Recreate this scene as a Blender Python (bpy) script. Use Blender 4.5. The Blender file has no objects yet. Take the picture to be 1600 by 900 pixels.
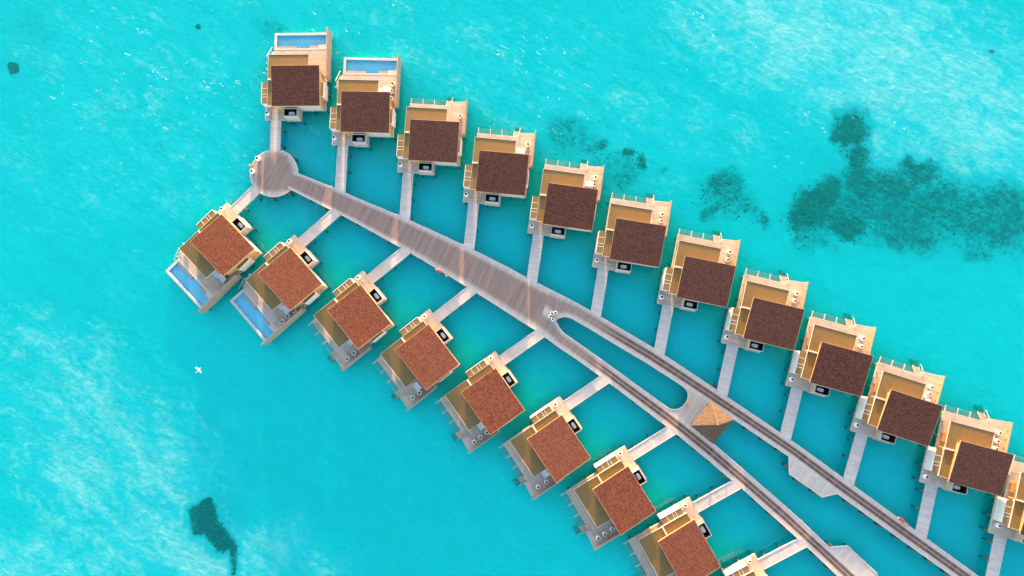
import bpy, bmesh, math, random
import numpy as np
from mathutils import Matrix, Vector, noise as mnoise
random.seed(7)
sc = bpy.context.scene
COL = sc.collection
R = math.radians

# ------------------------------------------------------------------ camera
CAM_H = 118.0
FPX = 1062.7                      # focal length in pixels of the 1600 px wide photograph
TA, TB = R(4.656), R(1.930)
Rx = np.array([[1, 0, 0], [0, math.cos(TA), -math.sin(TA)], [0, math.sin(TA), math.cos(TA)]])
Ry = np.array([[math.cos(TB), 0, math.sin(TB)], [0, 1, 0], [-math.sin(TB), 0, math.cos(TB)]])
RC = Ry @ Rx
cam_d = bpy.data.cameras.new('camera')
cam = bpy.data.objects.new('camera', cam_d)
COL.objects.link(cam)
M4 = Matrix.Identity(4)
for i in range(3):
    for j in range(3):
        M4[i][j] = RC[i][j]
M4.translation = (0, 0, CAM_H)
cam.matrix_world = M4
cam_d.sensor_width = 36.0
cam_d.lens = 36.0 * FPX / 1600.0
cam_d.clip_start = 1.0
cam_d.clip_end = 9000.0
sc.camera = cam


def at(px, py, z=1.6):
    """world point on the horizontal plane z seen at photograph pixel (px, py)"""
    d = RC @ np.array([(px - 800) / FPX, (450 - py) / FPX, -1.0])
    t = (z - CAM_H) / d[2]
    return Vector((d[0] * t, d[1] * t, z))


def to_px(X, Y, Z):
    P = np.stack([X, Y, Z - CAM_H + 0 * X], -1) @ RC
    w = np.maximum(-P[..., 2], 1e-3)
    return 800 + FPX * P[..., 0] / w, 450 - FPX * P[..., 1] / w


# ------------------------------------------------------------------ light
SUN_EL, SUN_AZ = 6.7, 0.0          # low sun, straight from image-top (+Y)
wd = bpy.data.worlds.new('World')
sc.world = wd
wd.use_nodes = True
wn = wd.node_tree
bg = wn.nodes['Background']
sky = wn.nodes.new('ShaderNodeTexSky')
sky.sky_type = 'NISHITA'
sky.sun_disc = False
sky.sun_elevation = R(SUN_EL)
sky.sun_rotation = R(SUN_AZ)
sky.air_density = 1.0
sky.dust_density = 2.0
sky.ozone_density = 1.0
wn.links.new(sky.outputs[0], bg.inputs[0])
bg.inputs[1].default_value = 0.15
sun_d = bpy.data.lights.new('sun', 'SUN')
sun_d.energy = 3.4
sun_d.angle = R(0.6)
sun_d.color = (1.0, 0.62, 0.28)
sun = bpy.data.objects.new('sun', sun_d)
COL.objects.link(sun)
sd = Vector((math.sin(R(SUN_AZ)) * math.cos(R(SUN_EL)), math.cos(R(SUN_AZ)) * math.cos(R(SUN_EL)), math.sin(R(SUN_EL))))
sun.rotation_euler = sd.to_track_quat('Z', 'Y').to_euler()
sc.view_settings.view_transform = 'Standard'
sc.view_settings.look = 'None'
sc.view_settings.exposure = 2.74
sc.view_settings.gamma = 1.0


# ------------------------------------------------------------------ node helper
class N:
    def __init__(s, name):
        s.m = bpy.data.materials.new(name)
        s.m.use_nodes = True
        s.t = s.m.node_tree
        s.t.nodes.clear()
        s.out = s.t.nodes.new('ShaderNodeOutputMaterial')

    def n(s, typ, ins=None, **kw):
        nd = s.t.nodes.new('ShaderNode' + typ)
        for k, v in kw.items():
            setattr(nd, k, v)
        for k, v in (ins or {}).items():
            s.set(nd.inputs[k], v)
        return nd

    def set(s, sock, v):
        if isinstance(v, bpy.types.NodeSocket):
            s.t.links.new(v, sock)
        else:
            if isinstance(v, (tuple, list)) and len(v) == 3 and sock.type == 'RGBA':
                v = (*v, 1)
            sock.default_value = v

    def math(s, op, a, b=0.0, c=0.0, clamp=False):
        nd = s.n('Math', {0: a, 1: b, 2: c}, operation=op)
        nd.use_clamp = clamp
        return nd.outputs[0]

    def mix(s, f, a, b, blend='MIX'):
        nd = s.n('Mix', data_type='RGBA', blend_type=blend)
        s.set(nd.inputs[0], f)
        s.set(nd.inputs[6], a)
        s.set(nd.inputs[7], b)
        return nd.outputs[2]

    def ramp(s, x, lo, hi, a=0.0, b=1.0):
        return s.n('MapRange', {0: x, 1: lo, 2: hi, 3: a, 4: b}, clamp=True).outputs[0]

    def noise(s, vec, scale, detail=2.0, rough=0.5, dist=0.0):
        nd = s.n('TexNoise', {'Scale': scale, 'Detail': detail, 'Roughness': rough, 'Distortion': dist})
        s.t.links.new(vec, nd.inputs['Vector'])
        return nd.outputs[0]

    def mapping(s, vec, scale=(1, 1, 1), rot=(0, 0, 0), loc=(0, 0, 0)):
        if any(rot):                       # turn first, stretch afterwards
            nd = s.n('Mapping', {'Rotation': rot})
            s.t.links.new(vec, nd.inputs['Vector'])
            vec = nd.outputs[0]
        nd = s.n('Mapping', {'Scale': scale, 'Location': loc})
        s.t.links.new(vec, nd.inputs['Vector'])
        return nd.outputs[0]

    def bsdf(s, col, rough=0.6, normal=None, **kw):
        nd = s.n('BsdfPrincipled', {'Base Color': col, 'Roughness': rough})
        for k, v in kw.items():
            s.set(nd.inputs[k.replace('_', ' ')], v)
        if normal is not None:
            s.t.links.new(normal, nd.inputs['Normal'])
        s.t.links.new(nd.outputs[0], s.out.inputs[0])
        return nd

    def bump(s, h, strength=0.3, dist=0.05):
        nd = s.n('Bump', {'Strength': strength, 'Distance': dist, 'Height': h})
        return nd.outputs[0]


def objvec(k):
    """object coordinates shifted by a per-object random amount, so copies do not repeat"""
    tc = k.n('TexCoord')
    oi = k.n('ObjectInfo')
    off = k.math('MULTIPLY', oi.outputs['Random'], 37.0)
    cx = k.n('CombineXYZ', {0: off, 1: off, 2: 0.0})
    ad = k.n('VectorMath', {0: tc.outputs['Object'], 1: cx.outputs[0]}, operation='ADD')
    return ad.outputs[0]


def planks(name, a, b, across, w=0.14, uv=False, wear=False, bump=0.25, var=0.30, stain=None):
    """timber boards; `across` = axis the boards are counted along (0 = x, 1 = y)"""
    k = N(name)
    v = k.n('UVMap').outputs[0] if uv else objvec(k)
    sp = k.n('SeparateXYZ', {0: v})
    c = k.math('DIVIDE', sp.outputs[across], w)
    idx = k.math('FLOOR', c)
    fr = k.math('FRACT', c)
    rnd = k.n('TexWhiteNoise', {'W': idx}, noise_dimensions='1D').outputs[0]
    st = [0.5, 0.5, 0.5]
    st[across] = 6.0
    st[1 - across] = 0.55
    grain = k.noise(k.mapping(v, tuple(st)), 1.6, 3, 0.6)
    big = k.noise(v, 0.45, 3, 0.6)
    st2 = [0.12, 0.12, 0.12]
    st2[across] = 1.1
    streak = k.noise(k.mapping(v, tuple(st2)), 1.0, 3, 0.65)
    f = k.math('MULTIPLY_ADD', grain, 0.5, k.math('MULTIPLY', rnd, 0.3))
    f = k.math('MULTIPLY_ADD', streak, 0.5, f)
    f = k.ramp(f, 0.25, 0.95)
    col = k.mix(f, a, b)
    if wear:
        at_ = k.n('Attribute', attribute_name='wear').outputs['Fac']
        nz = k.math('MULTIPLY_ADD', streak, 0.9, 0.50)
        wv = k.math('MULTIPLY', at_, nz, clamp=True)
        col = k.mix(wv, col, k.mix(f, (0.120, 0.068, 0.054), (0.265, 0.155, 0.128)))
        col = k.mix(k.math('MULTIPLY', k.ramp(at_, 0.95, 1.3), k.ramp(streak, 0.25, 0.6)), col, (0.060, 0.034, 0.030))
    if stain:
        col = k.mix(k.ramp(big, 0.52, 0.75), col, stain)
    gap = k.math('GREATER_THAN', k.math('ABSOLUTE', k.math('SUBTRACT', fr, 0.5)), 0.455)
    col = k.mix(k.math('MULTIPLY', gap, 0.55), col, (0.03, 0.025, 0.022))
    k.bsdf(col, 0.75, k.bump(k.math('SUBTRACT', f, k.math('MULTIPLY', gap, 1.2)), bump, 0.02))
    return k.m


def plain(name, a, b=None, scale=1.2, rough=0.6, bump=0.1, detail=4, **kw):
    k = N(name)
    v = objvec(k)
    f = k.noise(v, scale, detail, 0.6)
    b = b or tuple(x * 0.8 for x in a)
    col = k.mix(k.ramp(f, 0.3, 0.72), a, b)
    k.bsdf(col, rough, k.bump(f, bump, 0.02), **kw)
    return k.m


MAT = {}
MAT['deck'] = planks('terrace_boards', (0.33, 0.25, 0.20), (0.60, 0.475, 0.385), 1, stain=(0.30, 0.235, 0.195))
MAT['jetty'] = planks('jetty_boards', (0.36, 0.305, 0.29), (0.58, 0.505, 0.485), 1, w=0.16, stain=(0.38, 0.33, 0.29))
MAT['boardwalk'] = planks('boardwalk_boards', (0.36, 0.295, 0.27), (0.56, 0.475, 0.445), 1, w=0.16, uv=True, wear=True)
MAT['edge'] = plain('pale_edge_timber', (0.60, 0.51, 0.46), (0.46, 0.38, 0.34), 2.0, 0.7)
MAT['pile'] = plain('weathered_pile', (0.20, 0.15, 0.11), (0.09, 0.07, 0.055), 2.5, 0.85)
MAT['wall'] = planks('pale_timber_cladding', (0.46, 0.29, 0.13), (0.56, 0.37, 0.18), 1, w=0.18)
MAT['front'] = planks('whitewashed_cladding', (0.54, 0.48, 0.43), (0.68, 0.62, 0.57), 0, w=0.2)
MAT['court'] = planks('court_cladding', (0.46, 0.38, 0.32), (0.58, 0.50, 0.43), 1, w=0.2)
MAT['white'] = plain('white_render', (0.80, 0.78, 0.76), (0.70, 0.68, 0.66), 1.5, 0.6)
MAT['privacy'] = planks('privacy_boards', (0.33, 0.215, 0.155), (0.46, 0.31, 0.225), 1, w=0.22)
MAT['black'] = plain('black_stone', (0.018, 0.017, 0.02), (0.03, 0.028, 0.03), 3, 0.5)
MAT['enamel'] = plain('white_enamel', (0.85, 0.85, 0.86), (0.8, 0.8, 0.82), 3, 0.25, 0.0)
MAT['glass'] = plain('dark_window_glass', (0.03, 0.04, 0.05), (0.02, 0.03, 0.035), 0.6, 0.08, 0.0)
MAT['fabric'] = plain('pale_grey_fabric', (0.62, 0.60, 0.62), (0.54, 0.52, 0.55), 5, 0.9)
MAT['planter'] = plain('white_glazed_planter', (0.84, 0.83, 0.82), (0.76, 0.75, 0.74), 2, 0.4, 0.02)
MAT['soil'] = plain('dark_soil', (0.02, 0.012, 0.018), (0.035, 0.022, 0.02), 9, 0.95)
MAT['red'] = plain('red_rescue_plastic', (0.75, 0.01, 0.03), (0.6, 0.01, 0.02), 3, 0.4)
MAT['orange'] = plain('warm_teak', (0.62, 0.30, 0.09), (0.5, 0.22, 0.06), 4, 0.6)
MAT['rope'] = plain('net_rope', (0.30, 0.28, 0.25), (0.22, 0.2, 0.18), 6, 0.9)
MAT['pooltile'] = None


def mat_shingle():
    k = N('brown_shingles')
    v = objvec(k)
    sp = k.n('SeparateXYZ', {0: v})
    row = k.math('FLOOR', k.math('DIVIDE', sp.outputs[1], 0.19))
    sh = k.math('MULTIPLY', k.n('TexWhiteNoise', {'W': row}, noise_dimensions='1D').outputs[0], 0.4)
    ccol = k.math('FLOOR', k.math('DIVIDE', k.math('ADD', sp.outputs[0], sh), 0.24))
    vv = k.n('CombineXYZ', {0: ccol, 1: row, 2: 0.0})
    rnd = k.n('TexWhiteNoise', {0: vv.outputs[0]}, noise_dimensions='2D').outputs[0]
    fine = k.noise(v, 12.0, 2, 0.75)
    big = k.noise(v, 0.35, 3, 0.6)
    f = k.math('MULTIPLY_ADD', rnd, 0.62, k.math('MULTIPLY', fine, 0.55))
    f = k.math('MULTIPLY_ADD', big, 0.15, f)
    col = k.mix(k.ramp(f, 0.2, 1.1), (0.042, 0.0106, 0.0092), (0.164, 0.053, 0.030))
    oi = k.n('ObjectInfo').outputs['Random']
    col = k.mix(k.math('MULTIPLY', oi, 0.22), col, (0.16, 0.065, 0.05))
    fr = k.math('FRACT', k.math('DIVIDE', sp.outputs[1], 0.19))
    k.bsdf(col, 0.9, k.bump(k.math('ADD', f, k.math('MULTIPLY', fr, -0.4)), 0.35, 0.02), Specular_IOR_Level=0.2)
    return k.m


def mat_sheet():
    k = N('tan_ribbed_sheet')
    v = objvec(k)
    big = k.noise(v, 0.5, 4, 0.6)
    st = k.noise(k.mapping(v, (4.0, 0.15, 1)), 1.3, 2, 0.5)
    f = k.math('MULTIPLY_ADD', st, 0.5, k.math('MULTIPLY', big, 0.5))
    col = k.mix(k.ramp(f, 0.3, 0.7), (0.160, 0.092, 0.024), (0.205, 0.125, 0.035))
    k.bsdf(col, 0.6, k.bump(f, 0.1, 0.01))
    return k.m


def mat_thatch():
    k = N('palm_thatch')
    uv = k.n('UVMap').outputs[0]
    n1 = k.noise(k.mapping(uv, (9.0, 0.8, 1)), 1.4, 4, 0.7)
    n2 = k.noise(uv, 1.2, 4, 0.7)
    f = k.math('MULTIPLY_ADD', n1, 0.7, k.math('MULTIPLY', n2, 0.35))
    col = k.mix(k.ramp(f, 0.3, 0.75), (0.030, 0.023, 0.024), (0.20, 0.14, 0.10))
    k.bsdf(col, 0.95, k.bump(f, 0.8, 0.12), Specular_IOR_Level=0.1)
    return k.m


def mat_pooltile():
    k = N('blue_pool_tile')
    v = objvec(k)
    sp = k.n('SeparateXYZ', {0: v})
    cx = k.math('FLOOR', k.math('DIVIDE', sp.outputs[0], 0.3))
    cy = k.math('FLOOR', k.math('DIVIDE', sp.outputs[1], 0.3))
    vv = k.n('CombineXYZ', {0: cx, 1: cy, 2: 0.0})
    rnd = k.n('TexWhiteNoise', {0: vv.outputs[0]}, noise_dimensions='2D').outputs[0]
    big = k.noise(v, 0.6, 3, 0.6)
    f = k.math('MULTIPLY_ADD', rnd, 0.45, k.math('MULTIPLY', big, 0.55))
    k.bsdf(k.mix(f, (0.52, 0.82, 0.93), (0.70, 0.92, 0.97)), 0.4)
    return k.m


MAT['roof'] = mat_shingle()
MAT['sheet'] = mat_sheet()
MAT['thatch'] = mat_thatch()
MAT['pooltile'] = mat_pooltile()


def mat_water(name, tint, scat, fac, waves, foam):
    k = N(name)
    tc = k.n('TexCoord').outputs['Object']
    w1 = k.noise(k.mapping(tc, (1, 1.6, 1), (0, 0, R(28))), waves, 4, 0.6, 0.4)
    w2 = k.noise(k.mapping(tc, (1, 1.5, 1), (0, 0, R(40))), waves * 0.17, 3, 0.55, 0.3)
    h = k.math('MULTIPLY_ADD', w2, 1.6, w1)
    nb = k.bump(h, 0.9, 0.22)
    nbs = k.bump(h, 0.25, 0.10)
    tr = k.n('BsdfTransparent', {'Color': tint}).outputs[0]
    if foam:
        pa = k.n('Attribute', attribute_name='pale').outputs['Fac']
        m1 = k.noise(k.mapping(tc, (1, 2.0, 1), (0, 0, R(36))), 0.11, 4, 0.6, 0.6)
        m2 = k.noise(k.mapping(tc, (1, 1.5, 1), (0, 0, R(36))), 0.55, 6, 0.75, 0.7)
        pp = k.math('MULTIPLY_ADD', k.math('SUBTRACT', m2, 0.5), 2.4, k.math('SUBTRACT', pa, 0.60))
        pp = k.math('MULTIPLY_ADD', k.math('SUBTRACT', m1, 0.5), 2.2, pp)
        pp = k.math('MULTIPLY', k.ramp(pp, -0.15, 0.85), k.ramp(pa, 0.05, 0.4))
        scat = k.mix(pp, scat, (0.42, 0.80, 0.70))  # sky reflection on ripples, painted into the scatter colour
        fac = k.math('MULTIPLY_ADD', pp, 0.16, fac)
    df = k.n('BsdfDiffuse', {'Color': scat, 'Normal': nb}).outputs[0]
    body = k.n('MixShader', {0: fac, 1: tr, 2: df}).outputs[0]
    fr = k.n('Fresnel', {'IOR': 1.26, 'Normal': nbs}).outputs[0]
    gl = k.n('BsdfGlossy', {'Color': (1, 1, 1), 'Roughness': 0.12, 'Normal': nbs}).outputs[0]
    surf = k.n('MixShader', {0: fr, 1: body, 2: gl}).outputs[0]
    if foam:
        fm = k.mapping(tc, (0.5, 1.5, 1), (0, 0, R(32)))
        f1 = k.noise(fm, 0.8, 5, 0.74, 1.4)
        f2 = k.noise(tc, 0.035, 2, 0.5)
        amt = k.n('Attribute', attribute_name='foam').outputs['Fac']
        thr = k.math('MULTIPLY_ADD', f2, 0.18, k.math('MULTIPLY', amt, 0.16))
        fv = k.ramp(k.math('ADD', f1, thr), 0.91, 0.95)
        fv = k.math('MULTIPLY', fv, k.ramp(amt, 0.0, 0.25))
        wh = k.n('BsdfDiffuse', {'Color': (0.85, 0.87, 0.86)}).outputs[0]
        surf = k.n('MixShader', {0: k.math('MULTIPLY', fv, 0.75), 1: surf, 2: wh}).outputs[0]
    k.t.links.new(surf, k.out.inputs[0])
    return k.m


def mat_seabed():
    k = N('lagoon_sand')
    tc = k.n('TexCoord').outputs['Object']
    at_ = lambda nm: k.n('Attribute', attribute_name=nm).outputs['Fac']
    n_big = k.noise(tc, 0.05, 4, 0.6)
    n_med = k.noise(k.mapping(tc, (1, 2.2, 1), (0, 0, R(35))), 0.16, 5, 0.62, 0.6)
    n_fine = k.noise(tc, 1.1, 5, 0.72, 0.6)
    n_mid = k.noise(k.mapping(tc, (1, 1.7, 1), (0, 0, R(35))), 0.55, 5, 0.7, 0.8)
    sand = k.mix(k.ramp(n_med, 0.3, 0.7), (0.003, 0.87, 0.73), (0.01, 0.99, 0.85))
    sand = k.mix(k.math('MULTIPLY', k.ramp(n_fine, 0.35, 0.75), 0.35), sand, (0.05, 1.0, 0.86))
    rip = k.noise(k.mapping(tc, (0.8, 2.4, 1), (0, 0, R(34))), 0.75, 4, 0.65, 1.0)
    sand = k.mix(k.ramp(rip, 0.35, 0.7, 0.0, 0.42), sand, (0.0, 0.64, 0.58))
    # pale sand banks, with sky reflection painted into the same patches
    pale = k.math('ADD', at_('pale'), k.math('MULTIPLY_ADD', n_mid, 1.5, -0.80))
    pale = k.math('MULTIPLY_ADD', k.math('SUBTRACT', n_med, 0.5), 1.3, pale)
    pale = k.math('MULTIPLY', k.ramp(pale, 0.15, 0.95), k.ramp(at_('pale'), 0.0, 0.3))
    sand = k.mix(k.math('MULTIPLY', pale, 0.8), sand, (0.6, 0.98, 0.90))
    # villa shade painted in blue between the two rows, green growth along the rows
    sand = k.mix(at_('shade_blue'), sand, (0.001, 0.21, 0.385))
    sand = k.mix(k.math('MULTIPLY', at_('green'), k.ramp(n_mid, 0.2, 0.7, 0.55, 1.0)), sand, (0.002, 0.50, 0.30))
    # seagrass
    wd_ = k.math('ADD', at_('weed'), k.math('MULTIPLY_ADD', n_fine, 1.7, -0.92))
    wd_ = k.math('MULTIPLY_ADD', k.math('SUBTRACT', n_mid, 0.5), 0.9, wd_)
    wd_ = k.math('MULTIPLY_ADD', k.ramp(wd_, 0.20, 0.66), 0.70, k.math('MULTIPLY', at_('weed'), 0.45))
    wd_ = k.math('MULTIPLY', wd_, k.ramp(at_('weed'), 0.02, 0.25), clamp=True)
    col = k.mix(k.math('MULTIPLY', wd_, 0.95), sand, k.mix(k.ramp(n_fine, 0.3, 0.7), (0.001, 0.008, 0.02), (0.003, 0.19, 0.17)))
    k.bsdf(col, 0.95, k.bump(n_fine, 0.3, 0.1), Specular_IOR_Level=0.0)
    return k.m


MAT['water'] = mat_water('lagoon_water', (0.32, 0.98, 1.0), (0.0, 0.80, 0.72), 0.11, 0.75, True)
MAT['poolwater'] = mat_water('pool_water', (0.56, 0.91, 0.98), (0.20, 0.60, 0.78), 0.15, 2.2, False)
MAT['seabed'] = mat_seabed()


# ------------------------------------------------------------------ mesh helpers
class MB:
    """collects faces; build() links them as ONE object"""
    def __init__(s):
        s.v = []
        s.f = []

    def box(s, x0, x1, y0, y1, z0, z1):
        if x0 > x1: x0, x1 = x1, x0
        if y0 > y1: y0, y1 = y1, y0
        b = len(s.v)
        s.v += [(x0, y0, z0), (x1, y0, z0), (x1, y1, z0), (x0, y1, z0), (x0, y0, z1), (x1, y0, z1), (x1, y1, z1), (x0, y1, z1)]
        s.f += [tuple(b + i for i in q) for q in ((3, 2, 1, 0), (4, 5, 6, 7), (0, 1, 5, 4), (1, 2, 6, 5), (2, 3, 7, 6), (3, 0, 4, 7))]
        return s

    def prism(s, poly, z0, z1):
        """poly counter-clockwise"""
        b = len(s.v)
        n = len(poly)
        s.v += [(p[0], p[1], z0) for p in poly] + [(p[0], p[1], z1) for p in poly]
        s.f.append(tuple(b + i for i in reversed(range(n))))
        s.f.append(tuple(b + n + i for i in range(n)))
        for i in range(n):
            j = (i + 1) % n
            s.f.append((b + i, b + j, b + n + j, b + n + i))
        return s

    def bar(s, p, q, w, h=None):
        """rectangular bar from p to q"""
        p, q = Vector(p), Vector(q)
        h = h or w
        d = (q - p).normalized()
        up = Vector((0, 0, 1)) if abs(d.z) < 0.95 else Vector((0, 1, 0))
        sx = d.cross(up).normalized() * (w / 2)
        sz = sx.cross(d).normalized() * (h / 2)
        b = len(s.v)
        for o in (p, q):
            for (i, j) in ((-1, -1), (1, -1), (1, 1), (-1, 1)):
                s.v.append(tuple(o + sx * i + sz * j))
        s.f += [tuple(b + i for i in f) for f in ((0, 1, 2, 3), (7, 6, 5, 4), (0, 4, 5, 1), (1, 5, 6, 2), (2, 6, 7, 3), (3, 7, 4, 0))]
        return s

    def lathe(s, prof, n=16, c=(0, 0)):
        b = len(s.v)
        for (r, z) in prof:
            for i in range(n):
                a = 2 * math.pi * i / n
                s.v.append((c[0] + r * math.cos(a), c[1] + r * math.sin(a), z))
        m = len(prof)
        for k in range(m - 1):
            for i in range(n):
                j = (i + 1) % n
                s.f.append((b + k * n + i, b + k * n + j, b + (k + 1) * n + j, b + (k + 1) * n + i))
        s.f.append(tuple(b + i for i in reversed(range(n))))
        s.f.append(tuple(b + (m - 1) * n + i for i in range(n)))
        return s

    def mesh(s, name, mat, mirror=False, smooth=False, origin=(0, 0, 0)):
        me = bpy.data.meshes.new(name)
        o = origin
        sg = -1 if mirror else 1
        vv = [(x - o[0], sg * (y - o[1]), z - o[2]) for x, y, z in s.v]
        ff = [tuple(reversed(f)) for f in s.f] if mirror else s.f
        me.from_pydata(vv, [], ff)
        bm = bmesh.new()
        bm.from_mesh(me)
        bmesh.ops.recalc_face_normals(bm, faces=bm.faces)
        bm.to_mesh(me)
        bm.free()
        if smooth:
            for p in me.polygons:
                p.use_smooth = True
        me.materials.append(mat)
        return me


def link(name, data, parent=None, loc=(0, 0, 0), rz=0.0):
    o = bpy.data.objects.new(name, data)
    COL.objects.link(o)
    o.location = loc
    o.rotation_euler = (0, 0, rz)
    if parent is not None:
        o.parent = parent
    return o


def tag(o, label, cat, group=None):
    o['label'] = label
    o['category'] = cat
    if group:
        o['group'] = group
    return o


def copy_tree(o, parent=None):
    c = o.copy()
    COL.objects.link(c)
    c.parent = parent
    for ch in list(o.children):
        copy_tree(ch, c)
    return c


def structure(o):
    o['kind'] = 'structure'
    return o


# ------------------------------------------------------------------ seabed and water
ZB = -1.3                                   # lagoon floor


def axis(lo, hi, step):
    a = np.arange(lo, hi + 1e-6, step)
    ext = np.array([1.5, 5, 12, 25, 60, 140, 350, 900, 2500, 6000])
    return np.concatenate([lo - ext[::-1], a, hi + ext])


def grid_mesh(name, xs, ys, z, mat):
    X, Y = np.meshgrid(xs, ys)
    nx, ny = len(xs), len(ys)
    V = np.stack([X.ravel(), Y.ravel(), np.full(X.size, 0.0) + z], 1)
    i = np.arange((ny - 1) * (nx - 1))
    r, c = i // (nx - 1), i % (nx - 1)
    a = r * nx + c
    F = np.stack([a, a + 1, a + nx + 1, a + nx], 1)
    me = bpy.data.meshes.new(name)
    me.vertices.add(len(V))
    me.vertices.foreach_set('co', V.ravel())
    me.loops.add(F.size)
    me.loops.foreach_set('vertex_index', F.ravel())
    me.polygons.add(len(F))
    me.polygons.foreach_set('loop_start', np.arange(0, F.size, 4))
    me.update()
    me.validate()
    me.materials.append(mat)
    return me, X.ravel(), Y.ravel()


def attr(me, name, vals):
    a = me.attributes.new(name, 'FLOAT', 'POINT')
    a.data.foreach_set('value', np.asarray(vals, np.float32))


def ell(px, py, cx, cy, rx, ry, ang=0.0, soft=0.35):
    a = math.radians(ang)
    dx, dy = px - cx, py - cy
    u = (dx * math.cos(a) + dy * math.sin(a)) / rx
    v = (-dx * math.sin(a) + dy * math.cos(a)) / ry
    d = np.sqrt(u * u + v * v)
    return np.clip((1 + soft - d) / (2 * soft), 0, 1)


def poly_d(px, py, pts):
    """signed distance in pixels, positive inside"""
    ins = np.zeros(px.shape, bool)
    dm = np.full(px.shape, 1e9)
    n = len(pts)
    for i in range(n):
        x0, y0 = pts[i]
        x1, y1 = pts[(i + 1) % n]
        if y0 != y1:
            t = (py - y0) / (y1 - y0)
            ins ^= ((y0 > py) != (y1 > py)) & (px < x0 + t * (x1 - x0))
        ex, ey = x1 - x0, y1 - y0
        tt = np.clip(((px - x0) * ex + (py - y0) * ey) / (ex * ex + ey * ey), 0, 1)
        dm = np.minimum(dm, np.hypot(px - x0 - tt * ex, py - y0 - tt * ey))
    return np.where(ins, dm, -dm)


def line_d(px, py, pts):
    dm = np.full(px.shape, 1e9)
    for (x0, y0), (x1, y1) in zip(pts[:-1], pts[1:]):
        ex, ey = x1 - x0, y1 - y0
        tt = np.clip(((px - x0) * ex + (py - y0) * ey) / (ex * ex + ey * ey), 0, 1)
        dm = np.minimum(dm, np.hypot(px - x0 - tt * ex, py - y0 - tt * ey))
    return dm


P6 = [(260 + x / 5.62, 740 + y / 5.62) for x, y in ((175, 310), (400, 190), (470, 400), (560, 540), (635, 640), (625, 760), (612, 905), (560, 905), (556, 690), (430, 700), (330, 540), (230, 545), (200, 440))]
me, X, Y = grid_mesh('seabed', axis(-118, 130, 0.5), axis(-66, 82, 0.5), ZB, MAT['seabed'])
px, py = to_px(X, Y, np.full(X.shape, ZB))


def wob(a, b, sc, ph):
    t = np.zeros(a.shape)
    for k_, (fx, fy, am) in enumerate(((1, .6, 1), (-.7, 1.1, .9), (1.9, -1.3, .6), (1.5, 2.3, .5), (-3.1, 2.2, .35), (3.7, 3.0, .3), (-5.3, 4.1, .22), (6.1, -5.2, .2))):
        t += am * np.sin((fx * a + fy * b) / sc + ph + 2.3 * k_ + 1.5 * np.sin((fy * a - fx * b) / (sc * 1.7) + ph))
    return t


inside = (np.abs(px - 800) < 1500) & (np.abs(py - 450) < 1000) & (np.hypot(X, Y) < 400)
w = np.zeros(X.shape)
wx, wy = px + 4.5 * wob(px, py, 26, .4), py + 4.0 * wob(px, py, 22, 2.1)
mx = lambda a, b: np.maximum(a, b)
w = mx(w, np.clip(poly_d(px + 1.2 * wob(px, py, 7, 1), py + 1.2 * wob(px, py, 7, 3), P6) / 7 + 0.3, 0, 1) * 0.8)
WEED = ((1330, 200, 30, 34, 20, 0.8), (1345, 250, 18, 32, 0, 0.75), (1310, 215, 14, 14, 0, 0.85), (1268, 328, 36, 42, 0, 0.9), (1290, 300, 26, 26, 0, 0.8),
          (1325, 345, 44, 24, 12, 0.75), (1440, 268, 34, 18, 8, 0.72), (1422, 260, 14, 14, 0, 0.85), (1370, 285, 30, 22, 0, 0.62),
          (1440, 325, 175, 52, 6, 0.60), (1560, 340, 90, 54, 10, 0.62), (1420, 360, 66, 36, 0, 0.60), (1345, 290, 30, 34, 0, 0.74), (1395, 290, 60, 24, 0, 0.7), (1275, 378, 36, 20, 20, 0.42), (1520, 395, 28, 18, 0, 0.5),
          (895, 212, 45, 30, 25, 0.42), (880, 200, 24, 18, 0, 0.45), (920, 230, 16, 14, 0, 0.5), (940, 222, 10, 9, 0, 0.66), (985, 246, 9, 8, 10, 0.85), (1005, 256, 8, 8, 0, 0.75),
          (965, 265, 44, 30, 20, 0.40), (975, 275, 18, 16, 0, 0.46), (1030, 258, 10, 8, 0, 0.46),
          (1130, 296, 36, 34, 10, 0.5), (1125, 285, 20, 22, 0, 0.6), (1115, 330, 16, 12, 0, 0.62), (1160, 320, 30, 24, 20, 0.48), (1195, 352, 12, 9, 0, 0.66), (1180, 340, 24, 14, 20, 0.42),
          (420, 42, 22, 18, 0, 0.42), (55, 45, 40, 30, 30, 0.22), (940, 310, 30, 22, 0, 0.34), (700, 175, 40, 24, 10, 0.3))
for c in WEED:
    w = mx(w, ell(wx, wy, *c[:5], soft=0.42) * c[5])
attr(me, 'weed', np.where(inside, w, 0))
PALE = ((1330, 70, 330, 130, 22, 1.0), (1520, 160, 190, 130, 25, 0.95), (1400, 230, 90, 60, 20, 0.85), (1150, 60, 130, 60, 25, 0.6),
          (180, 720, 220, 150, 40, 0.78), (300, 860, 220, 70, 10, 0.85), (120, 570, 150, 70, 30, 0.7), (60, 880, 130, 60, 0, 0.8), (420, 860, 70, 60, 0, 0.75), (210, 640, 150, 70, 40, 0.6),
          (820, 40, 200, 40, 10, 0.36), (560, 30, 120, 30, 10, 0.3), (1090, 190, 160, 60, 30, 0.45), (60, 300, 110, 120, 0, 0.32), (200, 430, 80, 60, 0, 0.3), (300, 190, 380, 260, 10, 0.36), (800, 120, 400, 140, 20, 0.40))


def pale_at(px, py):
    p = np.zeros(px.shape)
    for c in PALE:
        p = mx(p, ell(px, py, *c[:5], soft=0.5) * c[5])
    return p


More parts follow.
